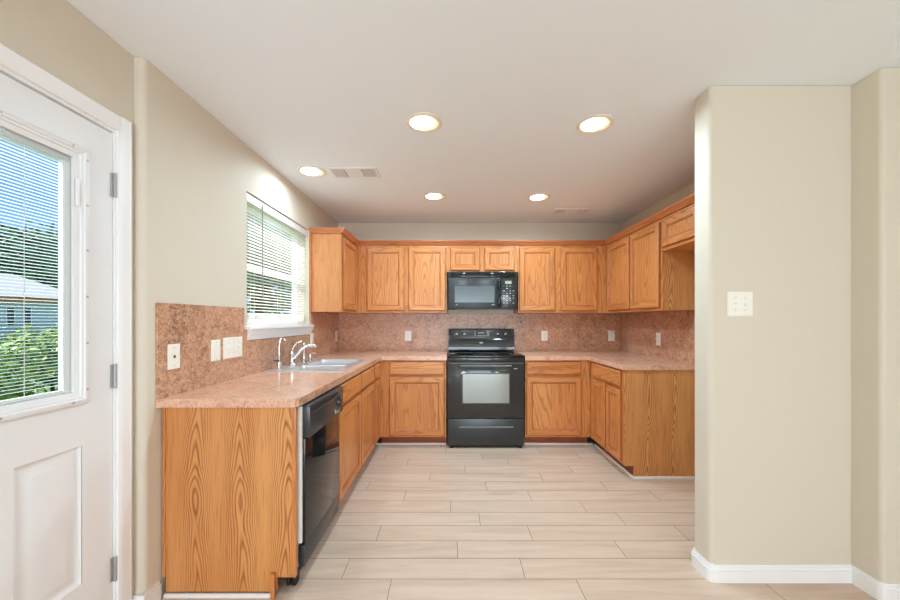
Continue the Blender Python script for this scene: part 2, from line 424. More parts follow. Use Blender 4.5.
# baseboards and white floor trim
def bb_profile(h=0.083, t=0.014): return [(0, 0), (t, 0), (t, h*0.72), (t*0.65, h*0.86), (t*0.35, h), (0, h)]
mb = MB()
mb.prism([(XW, YS+0.03)] + [(XW+0.014, YS+0.03), (XW+0.014, 1.632), (XW, 1.632)], 0, 0.07)
mb.prism([(XW, YS+0.03), (XW+0.007, YS+0.03), (XW+0.007, 1.632), (XW, 1.632)], 0.07, 0.085)
mb.prism([(XD, YS-0.012), (XW+0.014, YS-0.012), (XW+0.014, YS+0.03), (XW, YS+0.03), (XW, YS-0.001), (XD, YS-0.001)], 0, 0.085)
struct(mb.build('baseboard_left', 'white_trim'))
mb = MB()
def bband(t, z0, z1):
    r = 0.022 + t
    o_ = arc(XP+0.022, YP1-0.022, r, 90, 180) + arc(XP+0.022, YP0+0.022, r, 180, 270) + [(XJ-t, YP0-t), (XJ-t, YJ+0.02)] + arc(XJ+0.02, YJ+0.02, 0.02+t, 180, 270)[1:] + [(XRR-0.001, YJ-t)]
    i_ = arc(XP+0.022, YP1-0.022, 0.0225, 90, 180) + arc(XP+0.022, YP0+0.022, 0.0225, 180, 270) + [(XJ-0.0005, YP0-0.0005), (XJ-0.0005, YJ+0.02)] + arc(XJ+0.02, YJ+0.02, 0.0205, 180, 270)[1:] + [(XRR-0.001, YJ-0.0005)]
    for k_ in range(len(o_)-1):
        mb.prism([o_[k_], o_[k_+1], i_[k_+1], i_[k_]], z0, z1)
bband(0.015, 0, 0.062); bband(0.010, 0.062, 0.074); bband(0.006, 0.074, 0.084)
struct(mb.build('baseboard_right', 'white_trim'))

# ------------------------------------------------------------------ kitchen window
wo = MB()
fx0, fx1 = -1.488, -1.445
wo.box(fx0, fx1, WY0+0.001, WY0+0.045, WZ0+0.001, WZ1-0.001); wo.box(fx0, fx1, WY1-0.045, WY1-0.001, WZ0+0.001, WZ1-0.001)
wo.box(fx0, fx1, WY0+0.045, WY1-0.045, WZ1-0.045, WZ1-0.001); wo.box(fx0, fx1, WY0+0.045, WY1-0.045, WZ0+0.001, WZ0+0.05)
win = struct(wo.build('window_1', 'white_trim'), 'kitchen window over the sink')
zm = (WZ0+WZ1)/2 - 0.02
MB().box(-1.478, -1.452, WY0+0.045, WY1-0.045, zm-0.024, zm+0.024).build('meeting_rail', 'white_trim', win)
MB().box(-1.470, -1.466, WY0+0.045, WY1-0.045, zm+0.024, WZ1-0.045).build('pane', 'clear_glass', win)
MB().box(-1.464, -1.460, WY0+0.045, WY1-0.045, WZ0+0.05, zm-0.024).build('pane', 'clear_glass', win)
mb = MB()
mb.box(-1.43, XW+0.048, WY0+0.001, WY1-0.001, WZ0+0.0, WZ0+0.002)
mb.box(XW+0.002, XW+0.050, WY0-0.035, 3.353, WZ0-0.022, WZ0+0.002, 0.005)
mb.build('sill', 'white_trim', win)
mb = MB()
mb.prism([(XW+0.0095, WZ0-0.09), (XW+0.018, WZ0-0.088), (XW+0.024, WZ0-0.06), (XW+0.040, WZ0-0.034), (XW+0.043, WZ0-0.0225), (XW+0.0095, WZ0-0.0225)], WY0-0.012, 3.352, 'xzy')
mb.build('apron', 'white_trim', win)

# kitchen mini blind: hangs inside the opening
bl = thing('window_blind', 'white horizontal mini blind hanging in the window above the sink', 'blind', (XW-0.066, (WY0+WY1)/2, WZ0+0.01))
by0, by1 = WY0+0.010, WY1-0.004
MB().box(XW-0.056, XW-0.016, by0, by1, WZ1-0.045, WZ1-0.004, 0.003).build('headrail', 'white_trim', bl)
MB().box(XW-0.015, XW-0.010, by0-0.004, by1+0.002, WZ1-0.062, WZ1-0.006, 0.002).build('valance', 'white_trim', bl)
mb = MB(); zz = WZ1-0.068; TILT = math.radians(-9)
while zz > WZ0+0.032:
    cx = XW-0.036; h = 0.0125
    sec = []
    for s_ in (-1, -0.5, 0, 0.5, 1):
        a = s_*h; b = 0.0016*(1-s_*s_)
        sec.append((cx + a*math.cos(TILT) - b*math.sin(TILT), zz - a*math.sin(TILT) + b*math.cos(TILT)))
    rows = [[mb.v((x, y, z)) for x, z in sec] for y in (by0, by1)]
    for i in range(4): mb.f([rows[0][i], rows[0][i+1], rows[1][i+1], rows[1][i]])
    zz -= 0.0222 if zz > WZ0+0.105 else 0.0055
mb.build('slats', 'slat_white', bl, smooth=60)
MB().box(XW-0.049, XW-0.024, by0, by1, WZ0+0.012, WZ0+0.026, 0.003).build('bottom_rail', 'white_trim', bl)
mb = MB()
for yy in (by0+0.12, (by0+by1)/2, by1-0.12):
    for xx in (XW-0.0485, XW-0.0235): mb.tube([(xx, yy, WZ0+0.025), (xx, yy, WZ1-0.05)], 0.0009, 5)
mb.build('ladder_cords', 'slat_white', bl)
MB().tube([(XW-0.006, 2.54, WZ1-0.03), (XW-0.003, 2.54, WZ0+0.2)], 0.0045, 8).build('tilt_wand', 'wand_grey', bl)

# ------------------------------------------------------------------ exterior door
SX0, SX1 = -1.436, -1.392     # slab back/front
SY0, SY1, SZ0, SZ1 = 0.540, 1.4625, 0.012, 2.040
GY0, GY1, GZ0, GZ1 = 0.688, 1.314, 1.010, 1.877    # glass
PANELS = [(0.665, 0.872), (1.132, 1.339)]; PZ0, PZ1 = 0.285, 0.805
mb = MB(TL(0))
def slabbox(y0, y1, z0, z1): mb.box(y0, y1, SX0, SX1, z0, z1)
FY0, FY1, FZ0, FZ1 = 0.640, 1.362, 0.962, 1.925   # outline of the light kit
slabbox(SY0, FY0+0.02, SZ0, SZ1); slabbox(FY1-0.02, SY1, SZ0, SZ1); slabbox(FY0+0.02, FY1-0.02, FZ1-0.02, SZ1)
slabbox(FY0+0.02, FY1-0.02, PZ1, FZ0+0.02); slabbox(FY0+0.02, FY1-0.02, SZ0, PZ0)
slabbox(PANELS[0][1], PANELS[1][0], PZ0, PZ1)
for (a, b) in PANELS:
    x0, x1 = max(a, FY0+0.02), min(b, FY1-0.02)
    mb.rings((x0, x1, PZ0, PZ1), [(0, SX1), (0.004, SX1-0.004), (0.014, SX1-0.009), (0.022, SX1-0.009), (0.046, SX1-0.001), (0.05, SX1-0.0005)], back=False)
    mb.box(x0, x1, SX0, SX0+0.01, PZ0, PZ1)
door = struct(mb.build('door_1', 'door_white'), 'white exterior door with half glass and enclosed blinds')
mb = MB(TL(0))
mb.rings((FY0, FY1, FZ0, FZ1), [(0, SX1+0.0004), (0.0, SX1+0.008), (0.006, SX1+0.012), (0.018, SX1+0.012), (0.022, SX1+0.007), (0.028, SX1+0.007), (0.031, SX1+0.002), (0.047, SX1-0.003), (0.0478, SX1-0.010), (0.048, SX0+0.004)], cap=False, back=False)
glaze = mb.build('glazing_frame', 'door_white', door)
mb = MB()
for (y, z) in [(FY1-0.012, z) for z in (1.88, 1.71, 1.54, 1.365, 1.19, 1.015)] + [(y, FZ1-0.012) for y in (1.30, 1.09, 0.88)] + [(y, FZ0+0.012) for y in (1.30, 1.09, 0.88)]:
    mb.lathe([(0.0045, 0.0), (0.0045, 0.0008), (0.0, 0.0012)], (SX1+0.0122, y, z), 10, 'x')
mb.build('screw', 'hinge_steel', glaze)
MB().box(SX1-0.014, SX1-0.011, GY0, GY1, GZ0-0.0, GZ1+0.0).build('pane', 'clear_glass', door)
MB().box(SX0+0.008, SX0+0.011, GY0, GY1, GZ0, GZ1).build('pane', 'clear_glass', door)
mb = MB(); zz = GZ1-0.03
while zz > GZ0+0.02:
    t = math.radians(-4); h = 0.0062; xx = -1.4165
    sec = [(xx - h*math.cos(t), zz + h*math.sin(t)), (xx, zz+0.0019), (xx + h*math.cos(t), zz - h*math.sin(t))]
    rows = [[mb.v((x, y, z)) for x, z in sec] for y in (GY0+0.012, GY1-0.026)]
    for i in range(2): mb.f([rows[0][i], rows[0][i+1], rows[1][i+1], rows[1][i]])
    zz -= 0.0112
dbl = mb.build('enclosed_blind', 'door_slat_white', door, smooth=60)
mb = MB()
mb.box(-1.427, -1.406, GY0+0.002, GY1-0.002, GZ1-0.022, GZ1-0.001); mb.box(-1.425, -1.408, GY0+0.012, GY1-0.024, GZ0+0.001, GZ0+0.012)
mb.box(-1.427, -1.406, GY1-0.022, GY1-0.001, GZ0+0.001, GZ1-0.022); mb.box(-1.427, -1.406, GY0+0.001, GY0+0.010, GZ0+0.001, GZ1-0.022)
for yy in (GY0+0.1, 1.0, 1.175): mb.tube([(-1.4095, yy, GZ0+0.01), (-1.4095, yy, GZ1-0.02)], 0.0011, 5)
mb.build('blind_rails', 'white_trim', door)
mb = MB(); mb.box(SX1+0.001, SX1+0.010, 1.316, 1.326, 1.70, 1.80, 0.002)
mb.build('blind_slider', 'white_trim', door)
# casing and jamb, hinges
mb = MB(TL(0))
def casing_v(y0, y1, z0, z1, flip):
    a, b = (y0, y1) if not flip else (y1, y0); s_ = 1 if b > a else -1
    mb.prism([(a, XD+0.001), (a, XD+0.010), (a+s_*0.016, XD+0.017), (a+s_*0.045, XD+0.013), (b-s_*0.006, XD+0.016), (b, XD+0.010), (b, XD+0.001)], z0, z1, 'xyz')
casing_v(1.470, 1.529, 0, 2.120, False); casing_v(0.452, 0.516, 0, 2.120, True)
mb.build('casing', 'white_trim', door)
mb = MB(); mb.prism([(XD+0.001, 2.058), (XD+0.010, 2.058), (XD+0.017, 2.074), (XD+0.013, 2.10), (XD+0.016, 2.114), (XD+0.010, 2.120), (XD+0.001, 2.120)], 0.516, 1.470, 'xzy')
mb.build('casing', 'white_trim', door)
mb = MB()
mb.box(-1.50, XD+0.001, 1.465, 1.4735, 0, DZ-0.001); mb.box(-1.50, XD+0.001, 0.5205, 0.533, 0, DZ-0.001); mb.box(-1.50, XD+0.001, 0.533, 1.465, 2.046, DZ-0.001)
mb.box(-1.50, SX0-0.002, 1.452, 1.465, 0, DZ-0.02); mb.box(-1.50, SX0-0.002, 0.533, 0.546, 0, DZ-0.02)
mb.build('jamb', 'white_trim', door)
for zc in (1.830, 1.047, 0.255):
    h = MB(); h.tube([(SX1+0.007, 1.4670, zc-0.05), (SX1+0.007, 1.4670, zc+0.05)], 0.0065, 10)
    h.box(SX1+0.0005, SX1+0.003, 1.452, 1.464, zc-0.048, zc+0.048)
    h.box(SX1-0.004, SX1+0.012, 1.4640, 1.4655, zc-0.048, zc+0.048)
    for dz in (-0.03, 0, 0.03): h.lathe([(0.003, 0), (0.003, 0.001), (0, 0.0015)], (SX1+0.003, 1.457, zc+dz), 8, 'x')
    h.build('hinge', 'hinge_steel', door)

# ------------------------------------------------------------------ cabinets
DOOR_PROF = [(0, 0), (0, 0.012), (0.004, 0.017), (0.010, 0.0195), (0.050, 0.0195), (0.052, 0.0155), (0.057, 0.0145), (0.064, 0.0085), (0.066, 0.008)]
DRAW_PROF = [(0, 0), (0, 0.011), (0.004, 0.016), (0.013, 0.0195), (0.016, 0.0195)]
def grain(T): # horizontal-grain material for this run
    p, q = Vector(T(0, 0, 0)), Vector(T(1, 0, 0)); return 'oak_x' if abs((q-p).x) > 0.5 else 'oak_y'
def cab_door(T, par, u0, u1, w0, w1):
    hm = grain(T); g = 0.0015
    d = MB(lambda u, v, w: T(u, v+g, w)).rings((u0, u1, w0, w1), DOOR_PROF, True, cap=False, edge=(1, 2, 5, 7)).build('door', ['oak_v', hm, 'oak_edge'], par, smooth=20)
    i = 0.0655
    MB(lambda u, v, w: T(u, v+g, w)).box(u0+i, u1-i, 0.002, 0.0080, w0+i, w1-i).build('panel', 'oak_v', d)
    return d
def cab_drawer(T, par, u0, u1, w0, w1, name='drawer'):
    hm = grain(T); g = 0.0015
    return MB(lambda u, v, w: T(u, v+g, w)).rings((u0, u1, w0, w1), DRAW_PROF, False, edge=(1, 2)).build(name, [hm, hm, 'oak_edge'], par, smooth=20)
def face_frame(T, par, u0, u1, w0, w1, stiles, rails):
    hm = grain(T); mb = MB(T)
    for a, b in stiles: mb.box(a, b, -0.019, 0, w0, w1)
    edges = sorted(stiles)
    mb.mi = 1
    for c, d in rails:
        for i in range(len(edges)-1):
            if edges[i+1][0]-edges[i][1] > 0.005: mb.box(edges[i][1], edges[i+1][0], -0.019, -0.0002, c, d)
    return mb.build('face_frame', ['oak_v', hm], par)
def carcass(T, par, u0, u1, w0, w1, depth, mat='oak_v', open_front=False):
    return MB(T).box(u0, u1, -depth, -0.0195, w0, w1).build('body', mat, par)
DT, DB_, DOT, DOB = 0.862, 0.728, 0.706, 0.120   # drawer top/bottom, door top/bottom (base cabinets)
def base_cab(label, T, u0, u1, depth, doors, drawers, stiles, base, dname='drawer', toe=True):
    t = thing('base_cabinet', label, 'cabinet', base, 'oak base cabinets')
    carcass(T, t, u0, u1, 0.10, 0.735 if 'sink' in label else CB-0.002, depth)
    face_frame(T, t, u0, u1, 0.10, CB-0.002, stiles, [(0.10, 0.135), (0.695, 0.74), (0.85, CB-0.002)])
    for a, b in doors: cab_door(T, t, a, b, DOB, DOT)
    for a, b in drawers: cab_drawer(T, t, a, b, DB_, DT, dname)
    if toe: MB(T).box(u0, u1+(0.076 if u1 == 3.592 else 0), -0.095, -0.077, 0.002, 0.099).build('toe_kick', 'oak_toe', t)
    return t
Tl, Tb, Tr = TL(XFL), TB(YFB), TR(XFR)
dl = abs(XW-XFL)-0.004
base_cab('oak sink base cabinet with two doors beside the dishwasher', Tl, 2.224, 3.276, dl, [(2.246, 2.782), (2.800, 3.255)], [(2.246, 2.782), (2.800, 3.255)],
         [(2.224, 2.262), (2.765, 2.815), (3.24, 3.276)], (-1.03, 2.75, 0), 'drawer_front')
base_cab('narrow oak base cabinet in the left corner, one drawer over one door', Tl, 3.278, 3.592, dl, [(3.292, 3.515)], [(3.292, 3.515)],
         [(3.278, 3.306), (3.50, 3.592)], (-1.03, 3.43, 0))
base_cab('oak base cabinet left of the range, drawer over wide door', Tb, XFL+0.002, -0.058, 0.60, [(-0.628, -0.077)], [(-0.628, -0.077)],
         [(XFL+0.002, -0.61), (-0.095, -0.058)], (-0.39, 3.9, 0))
base_cab('oak base cabinet right of the range, drawer over wide door', Tb, 0.738, XFR-0.002, 0.60, [(0.748, 1.298)], [(0.748, 1.298)],
         [(0.738, 0.766), (1.28, XFR-0.002)], (1.06, 3.9, 0))
rb = base_cab('oak base cabinet on the right run with plain end panel', Tr, 2.893, 3.592, XR-XFR-0.004, [(2.925, 3.195), (3.212, 3.492)], [(2.925, 3.492)],
         [(2.893, 2.94), (3.478, 3.592)], (1.69, 3.24, 0))
mb = MB(); mb.prism([(XFR, 0.10), (XFR, CB-0.002), (XR-0.004, CB-0.002), (XR-0.004, 0.002), (XFR+0.074, 0.002), (XFR+0.074, 0.10)], 2.878, 2.8925, 'xzy')
mb.build('end_panel', 'oak_panel', rb)
# end panel and filler of the left run, beside the dishwasher
ep = thing('end_panel', 'tall oak grain end panel closing the counter beside the dishwasher', 'panel', (-1.03, 1.665, 0))
mb = MB(); mb.prism([(XW+0.022, 0.022), (XW+0.022, CB-0.002), (XFL-0.013, CB-0.002), (XFL-0.013, 0.088), (XFL-0.085, 0.088), (XFL-0.085, 0.022)], 1.648, 1.660, 'xzy')
mb.build('panel', 'oak_panel', ep)
MB().box(XFL-0.0128, XFL+0.005, 1.646, 1.666, 0.088, CB-0.002, 0.001).build('edge_strip', 'oak_v', ep)
MB().box(XW+0.0075, XW+0.0215, 1.645, 1.662, 0.09, CB-0.002).build('scribe_strip', 'oak_v', ep)
MB().box(XFL-0.105, XFL-0.0855, 1.630, 1.6475, 0.002, 0.112, 0.001).build('toe_block', 'oak_v', ep)
# white shoe moulding along the cabinets
def shoe(n, pts): 
    o = MB(); 
    for (x0, x1, y0, y1) in pts: o.box(x0, x1, y0, y1, 0.0, 0.019, 0.003)
    return struct(o.build(n, 'white_trim'))
shoe('trim_1', [(XFL-0.075, -0.06, YFB+0.062, YFB+0.0755)])
shoe('trim_2', [(0.742, XFR+0.05, YFB+0.062, YFB+0.0755)])
shoe('trim_3', [(XFR+0.060, XFR+0.0745, 2.865, YFB+0.061)])
shoe('trim_4', [(XFR+0.076, XR-0.004, 2.864, 2.8775)])
shoe('trim_5', [(XW+0.02, XFL-0.1052, 1.634, 1.6478)])

# wall cabinets
def wall_cab(label, T, u0, u1, w0, w1, doors, stiles, dw, base, side=None, name='wall_cabinet'):
    t = thing(name, label, 'cabinet', base, 'oak wall cabinets')
    carcass(T, t, u0, u1, w0, w1, 0.30)
    face_frame(T, t, u0, u1, w0, w1, stiles, [(w0, w0+0.03), (w1-0.035, w1)])
    for a, b in doors: cab_door(T, t, a, b, *dw)
    return t
UDB, UDT = 1.381, 2.070
Ul, Ub, Ur = TL(XUL), TB(YUB), TR(XUR)
# left wall cabinet reaches from the window to the back wall
lc = thing('wall_cabinet', 'single-door oak wall cabinet right of the window', 'cabinet', (-1.19, 3.6, UB), 'oak wall cabinets')
MB().box(XW+0.002, XUL-0.0195, 3.377, YB-0.002, UB, UT).build('body', 'oak_plain', lc)
face_frame(Ul, lc, 3.375, 3.898, UB, UT, [(3.375, 3.42), (3.86, 3.898)], [(UB, UB+0.03), (UT-0.035, UT)])
MB().box(XW+0.001, XW+0.020, 3.3545, 3.3745, UB, UT).build('scribe_strip', 'oak_crown_x', lc)
cab_door(Ul, lc, 3.402, 3.872, UDB, UDT)
wall_cab('two-door oak wall cabinet left of the microwave', Ub, XUL+0.002, -0.057, UB, UT, [(-0.927, -0.523), (-0.474, -0.071)],
         [(XUL+0.002, -0.915), (-0.535, -0.462), (-0.083, -0.057)], (UDB, UDT), (-0.55, 4.05, UB))
wall_cab('short two-door oak wall cabinet above the microwave', Ub, -0.055, 0.722, 1.803, UT, [(-0.018, 0.304), (0.356, 0.680)],
         [(-0.055, -0.008), (0.294, 0.366), (0.670, 0.722)], (1.820, UDT), (0.33, 4.05, 1.803))
wall_cab('two-door oak wall cabinet right of the microwave', Ub, 0.724, XUR-0.002, UB, UT, [(0.734, 1.124), (1.186, 1.581)],
         [(0.724, 0.75), (1.11, 1.20), (1.57, XUR-0.002)], (UDB, UDT), (1.2, 4.05, UB))
wall_cab('two-door oak wall cabinet on the right wall above the counter', Ur, 2.868, 3.898, UB, UT, [(2.887, 3.352), (3.372, 3.846)],
         [(2.868, 2.90), (3.34, 3.384), (3.832, 3.898)], (UDB, UDT), (1.85, 3.38, UB))
MB().box(XUR+0.02, XR-0.002, 2.8655, 2.8675, UB, UT).build('end_panel', 'oak_panel', bpy.data.objects[[o.name for o in bpy.data.objects if o.get('label', '').startswith('two-door oak wall cabinet on the right')][0]])
wall_cab('short oak wall cabinet over the empty refrigerator space', Ur, 1.96, 2.864, 1.832, UT, [(2.42, 2.838), (1.985, 2.40)],
         [(2.824, 2.864), (2.385, 2.435), (1.96, 2.0)], (1.856, UDT), (1.85, 2.4, 1.832))
# crown moulding on top of the wall cabinets
cp = [(-0.002, 0), (0.012, 0), (0.018, 0.008), (0.032, 0.022), (0.040, 0.032), (0.040, 0.042), (-0.002, 0.042)]
cp = [(a_, b_+0.006*(b_ > 0)) for a_, b_ in cp]
cr = thing('crown_moulding', 'oak crown moulding running along the cabinet tops', 'moulding', (0.33, 3.9, UT))
def crown_run(path, mat, nm='strip'):
    """path: list of xy points along faces (outer side to the right-hand normal given), mitred"""
    mb = MB(); P = [Vector((*p, 0)) for p in path]; n = len(P); rows = []
    for i, p in enumerate(P):
        ds = []
        if i > 0: ds.append((P[i]-P[i-1]).normalized())
        if i < n-1: ds.append((P[i+1]-P[i]).normalized())
        ns = [Vector((d.y, -d.x, 0)) for d in ds]
        nn = ns[0] if len(ns) == 1 else (ns[0]+ns[1])/(1+ns[0].dot(ns[1]))
        rows.append([mb.v((p.x+nn.x*a, p.y+nn.y*a, UT+0.001+b)) for a, b in cp])
    k_ = len(cp)
    for i in range(n-1):
        for j in range(k_): mb.f([rows[i][j], rows[i][(j+1) % k_], rows[i+1][(j+1) % k_], rows[i+1][j]])
    mb.f(rows[0]); mb.f(rows[-1][::-1])
    return mb.build(nm, mat, cr)
crown_run([(XW+0.003, 3.376), (XUL, 3.376)], 'oak_crown_x')
crown_run([(XUL, 3.376-0.04), (XUL, YUB)], 'oak_crown_y')
crown_run([(XUL, YUB), (XUR, YUB)], 'oak_crown_x')
crown_run([(XUR, YUB), (XUR, 1.962)], 'oak_crown_y')

# ------------------------------------------------------------------ backsplashes and worktops
ZS = UB-0.002
bs = MB(); t_ = 0.008
x0, x1 = XW+0.0005, XW+t_
bs.box(x0, x1, 1.6165, WY0-0.04, CT, ZS); bs.box(x0, x1, WY0-0.04, 3.37, CT, WZ0-0.024); bs.box(x0, x1, 3.37, YB-0.010, CT, ZS)
tag(bs.build('backsplash', 'splash_laminate', base=(XW, 2.9, CT)), 'brown stone-look backsplash on the window wall behind the sink', 'backsplash', 'stone-look backsplashes')
tag(MB().box(XW+0.0005, XR-0.0005, YB-t_, YB-0.0005, CT, ZS).build('backsplash', 'splash_laminate', base=(0.33, YB, CT)), 'mottled brown backsplash across the back wall behind the range', 'backsplash', 'stone-look backsplashes')
tag(MB().box(XR-t_, XR-0.0005, 2.86, YB-0.010, CT, ZS).build('backsplash', 'splash_laminate', base=(XR, 3.5, CT)), 'mottled brown backsplash on the right wall above the short counter', 'backsplash', 'stone-look backsplashes')
XC = -0.704; YC = 3.568; YE = 1.630
SKX0, SKX1, SKY0, SKY1 = -1.285, -0.795, 2.515, 3.285    # sink cut-out
mb = MB(); xb = XW+t_+0.0005; r = 0.035
mb.prism([(XW+0.001, YE-0.016), (xb, YE-0.016), (xb+0.015, YE)] + arc(XC-r, YE+r, r, -90, 0) + [(XC, SKY0), (xb, SKY0), (xb, YE-0.0145), (XW+0.001, YE-0.0145)], CB, CT)
mb.prism([(xb, SKY0), (SKX0, SKY0), (SKX0, SKY1), (xb, SKY1)], CB, CT)
mb.prism([(SKX1, SKY0), (XC, SKY0), (XC, SKY1), (SKX1, SKY1)], CB, CT)
mb.prism([(xb, SKY1), (XC, SKY1), (XC, YC), (-0.052, YC), (-0.052, YB-t_-0.0005), (xb, YB-t_-0.0005)], CB, CT)
mb.bm.normal_update(); bmesh.ops.recalc_face_normals(mb.bm, faces=mb.bm.faces)
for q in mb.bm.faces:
    if q.normal.x > 0.8 and q.calc_center_median().x > XC-0.01: q.material_index = 1  # shade on the left run's front edge, put in as the darker laminate
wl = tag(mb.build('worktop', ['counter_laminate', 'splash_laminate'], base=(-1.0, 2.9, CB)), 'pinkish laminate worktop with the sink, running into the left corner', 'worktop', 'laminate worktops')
XC2 = 1.372; ye2 = 2.862
mb = MB(); x1 = XR-t_-0.0005
mb.prism([(0.732, YC), (XC2, YC), (XC2, ye2), (x1, ye2), (x1, YB-t_-0.0005), (0.732, YB-t_-0.0005)], CB, CT)
tag(mb.build('worktop', 'counter_laminate', base=(1.6, 3.6, CB)), 'pinkish laminate worktop right of the range with nothing on it', 'worktop', 'laminate worktops')

# ------------------------------------------------------------------ sink and taps
sk = thing('kitchen_sink', 'stainless double-bowl sink set into the worktop under the window', 'sink', (-1.04, 2.9, CT))
mb = MB()
BX0, BX1 = -1.20, -0.825; B = [(2.545, 2.835), (2.875, 3.255)]; R0 = (-1.308, -0.778, 2.495, 3.305)
zt = CT+0.006
ys = [R0[2], B[0][0], B[0][1], B[1][0], B[1][1], R0[3]]; xs = [R0[0], BX0, BX1, R0[1]]
G = [[mb.v((x, y, zt if (0 < i < 3 and True) or True else zt)) for i, x in enumerate(xs)] for y in ys]
for j in range(5):
    for i in range(3):
        if i == 1 and j in (1, 3): continue
        mb.f([G[j][i], G[j][i+1], G[j+1][i+1], G[j+1][i]])
# lip down to counter
Lp = [(R0[0], R0[2]), (R0[1], R0[2]), (R0[1], R0[3]), (R0[0], R0[3])]
a = [mb.v((x, y, zt)) for x, y in Lp]; b = [mb.v((x+(0.004 if x > -1 else -0.004), y+(0.004 if y > 2.9 else -0.004), CT+0.0006)) for x, y in Lp]
for i in range(4): mb.f([a[i], a[(i+1) % 4], b[(i+1) % 4], b[i]])
mb.build('rim', 'stainless', sk, smooth=20)
for (y0, y1) in B:
    mb = MB(); zb = CT-0.17
    rr = 0.035
    def rrect(ins, z, rad):
        p = arc(BX0+ins+rad, y0+ins+rad, rad, 180, 270, 5) + arc(BX1-ins-rad, y0+ins+rad, rad, 270, 360, 5) + arc(BX1-ins-rad, y1-ins-rad, rad, 0, 90, 5) + arc(BX0+ins+rad, y1-ins-rad, rad, 90, 180, 5)
        return [mb.v((x, y, z)) for x, y in p]
    L = [rrect(-0.002, zt-0.0005, 0.02), rrect(0.004, zt-0.006, 0.03), rrect(0.012, zb+0.03, 0.04), rrect(0.03, zb+0.006, 0.05), rrect(0.05, zb, 0.05)]
    for i in range(len(L)-1):
        n = len(L[i])
        for j in range(n): mb.f([L[i][j], L[i][(j+1) % n], L[i+1][(j+1) % n], L[i+1][j]])
    mb.f(L[-1])
    o = mb.build('bowl', 'stainless', sk)
    MB().lathe([(0.045, 0), (0.043, 0.003), (0.03, 0.001), (0, 0.001)], ((BX0+BX1)/2, (y0+y1)/2, zb+0.0005), 20).build('drain', 'chrome', o)
XT = -1.255; ZT = zt+0.0006
fa = thing('kitchen_faucet', 'chrome single-lever kitchen faucet with arched spout behind the sink', 'faucet', (XT, 2.80, ZT), 'sink fittings')
MB().lathe([(0.034, 0), (0.034, 0.006), (0.024, 0.016), (0.021, 0.03), (0.021, 0.085), (0.024, 0.098), (0.020, 0.116), (0, 0.122)], (XT, 2.80, ZT), 24).build('body', 'chrome', fa)
sp_ = [(XT+0.01, 2.80, ZT+0.05), (XT+0.035, 2.81, ZT+0.085), (XT+0.06, 2.825, ZT+0.122), (XT+0.09, 2.84, ZT+0.146), (XT+0.12, 2.855, ZT+0.155), (XT+0.145, 2.87, ZT+0.152), (XT+0.153, 2.875, ZT+0.138)]
MB().tube(sp_, [0.016, 0.015, 0.0135, 0.0125, 0.012, 0.012, 0.013], 14).build('spout', 'chrome', fa)
MB().tube([(XT, 2.80, ZT+0.12), (XT+0.01, 2.805, ZT+0.148), (XT+0.03, 2.815, ZT+0.174), (XT+0.065, 2.83, ZT+0.190)], [0.012, 0.009, 0.008, 0.009], 12).build('lever', 'chrome', fa)
ft = thing('filter_tap', 'slim chrome water filter tap with black lever', 'faucet', (XT-0.005, 2.60, ZT), 'sink fittings')
MB().lathe([(0.02, 0), (0.02, 0.004), (0.015, 0.01), (0.015, 0.052), (0.008, 0.058), (0, 0.058)], (XT-0.005, 2.60, ZT), 18).build('body', 'chrome', ft)
MB().tube([(XT-0.005, 2.60, ZT+0.05), (XT-0.005, 2.60, ZT+0.15), (XT-0.002, 2.60, ZT+0.20), (XT+0.010, 2.605, ZT+0.225), (XT+0.028, 2.61, ZT+0.222), (XT+0.034, 2.612, ZT+0.205)], 0.0062, 12).build('spout', 'chrome', ft)
MB().tube([(XT-0.005, 2.595, ZT+0.06), (XT-0.01, 2.53, ZT+0.066)], [0.0055, 0.004], 8).build('lever', 'black_gloss', ft)
spr = thing('side_sprayer', 'tall chrome side sprayer standing right of the faucet', 'sprayer', (XT+0.01, 3.00, ZT), 'sink fittings')
MB().lathe([(0.024, 0), (0.022, 0.012), (0.013, 0.02), (0.013, 0.028), (0, 0.028)], (XT+0.01, 3.00, ZT), 18).build('base', 'chrome', spr)
MB().lathe([(0.011, 0.0), (0.009, 0.05), (0.011, 0.10), (0.015, 0.115), (0.013, 0.135), (0, 0.138)], (XT+0.01, 3.00, ZT+0.0285), 16).build('wand', 'chrome', spr)
so = thing('soap_dispenser', 'short chrome soap dispenser at the far end of the sink ledge', 'soap dispenser', (XT+0.01, 3.13, ZT), 'sink fittings')
MB().lathe([(0.022, 0), (0.02, 0.01), (0.013, 0.016), (0.012, 0.055), (0, 0.058)], (XT+0.01, 3.13, ZT), 16).build('body', 'chrome', so)
MB().tube([(XT+0.01, 3.13, ZT+0.058), (XT+0.03, 3.135, ZT+0.066), (XT+0.055, 3.14, ZT+0.06)], 0.006, 10).build('nozzle', 'chrome', so)

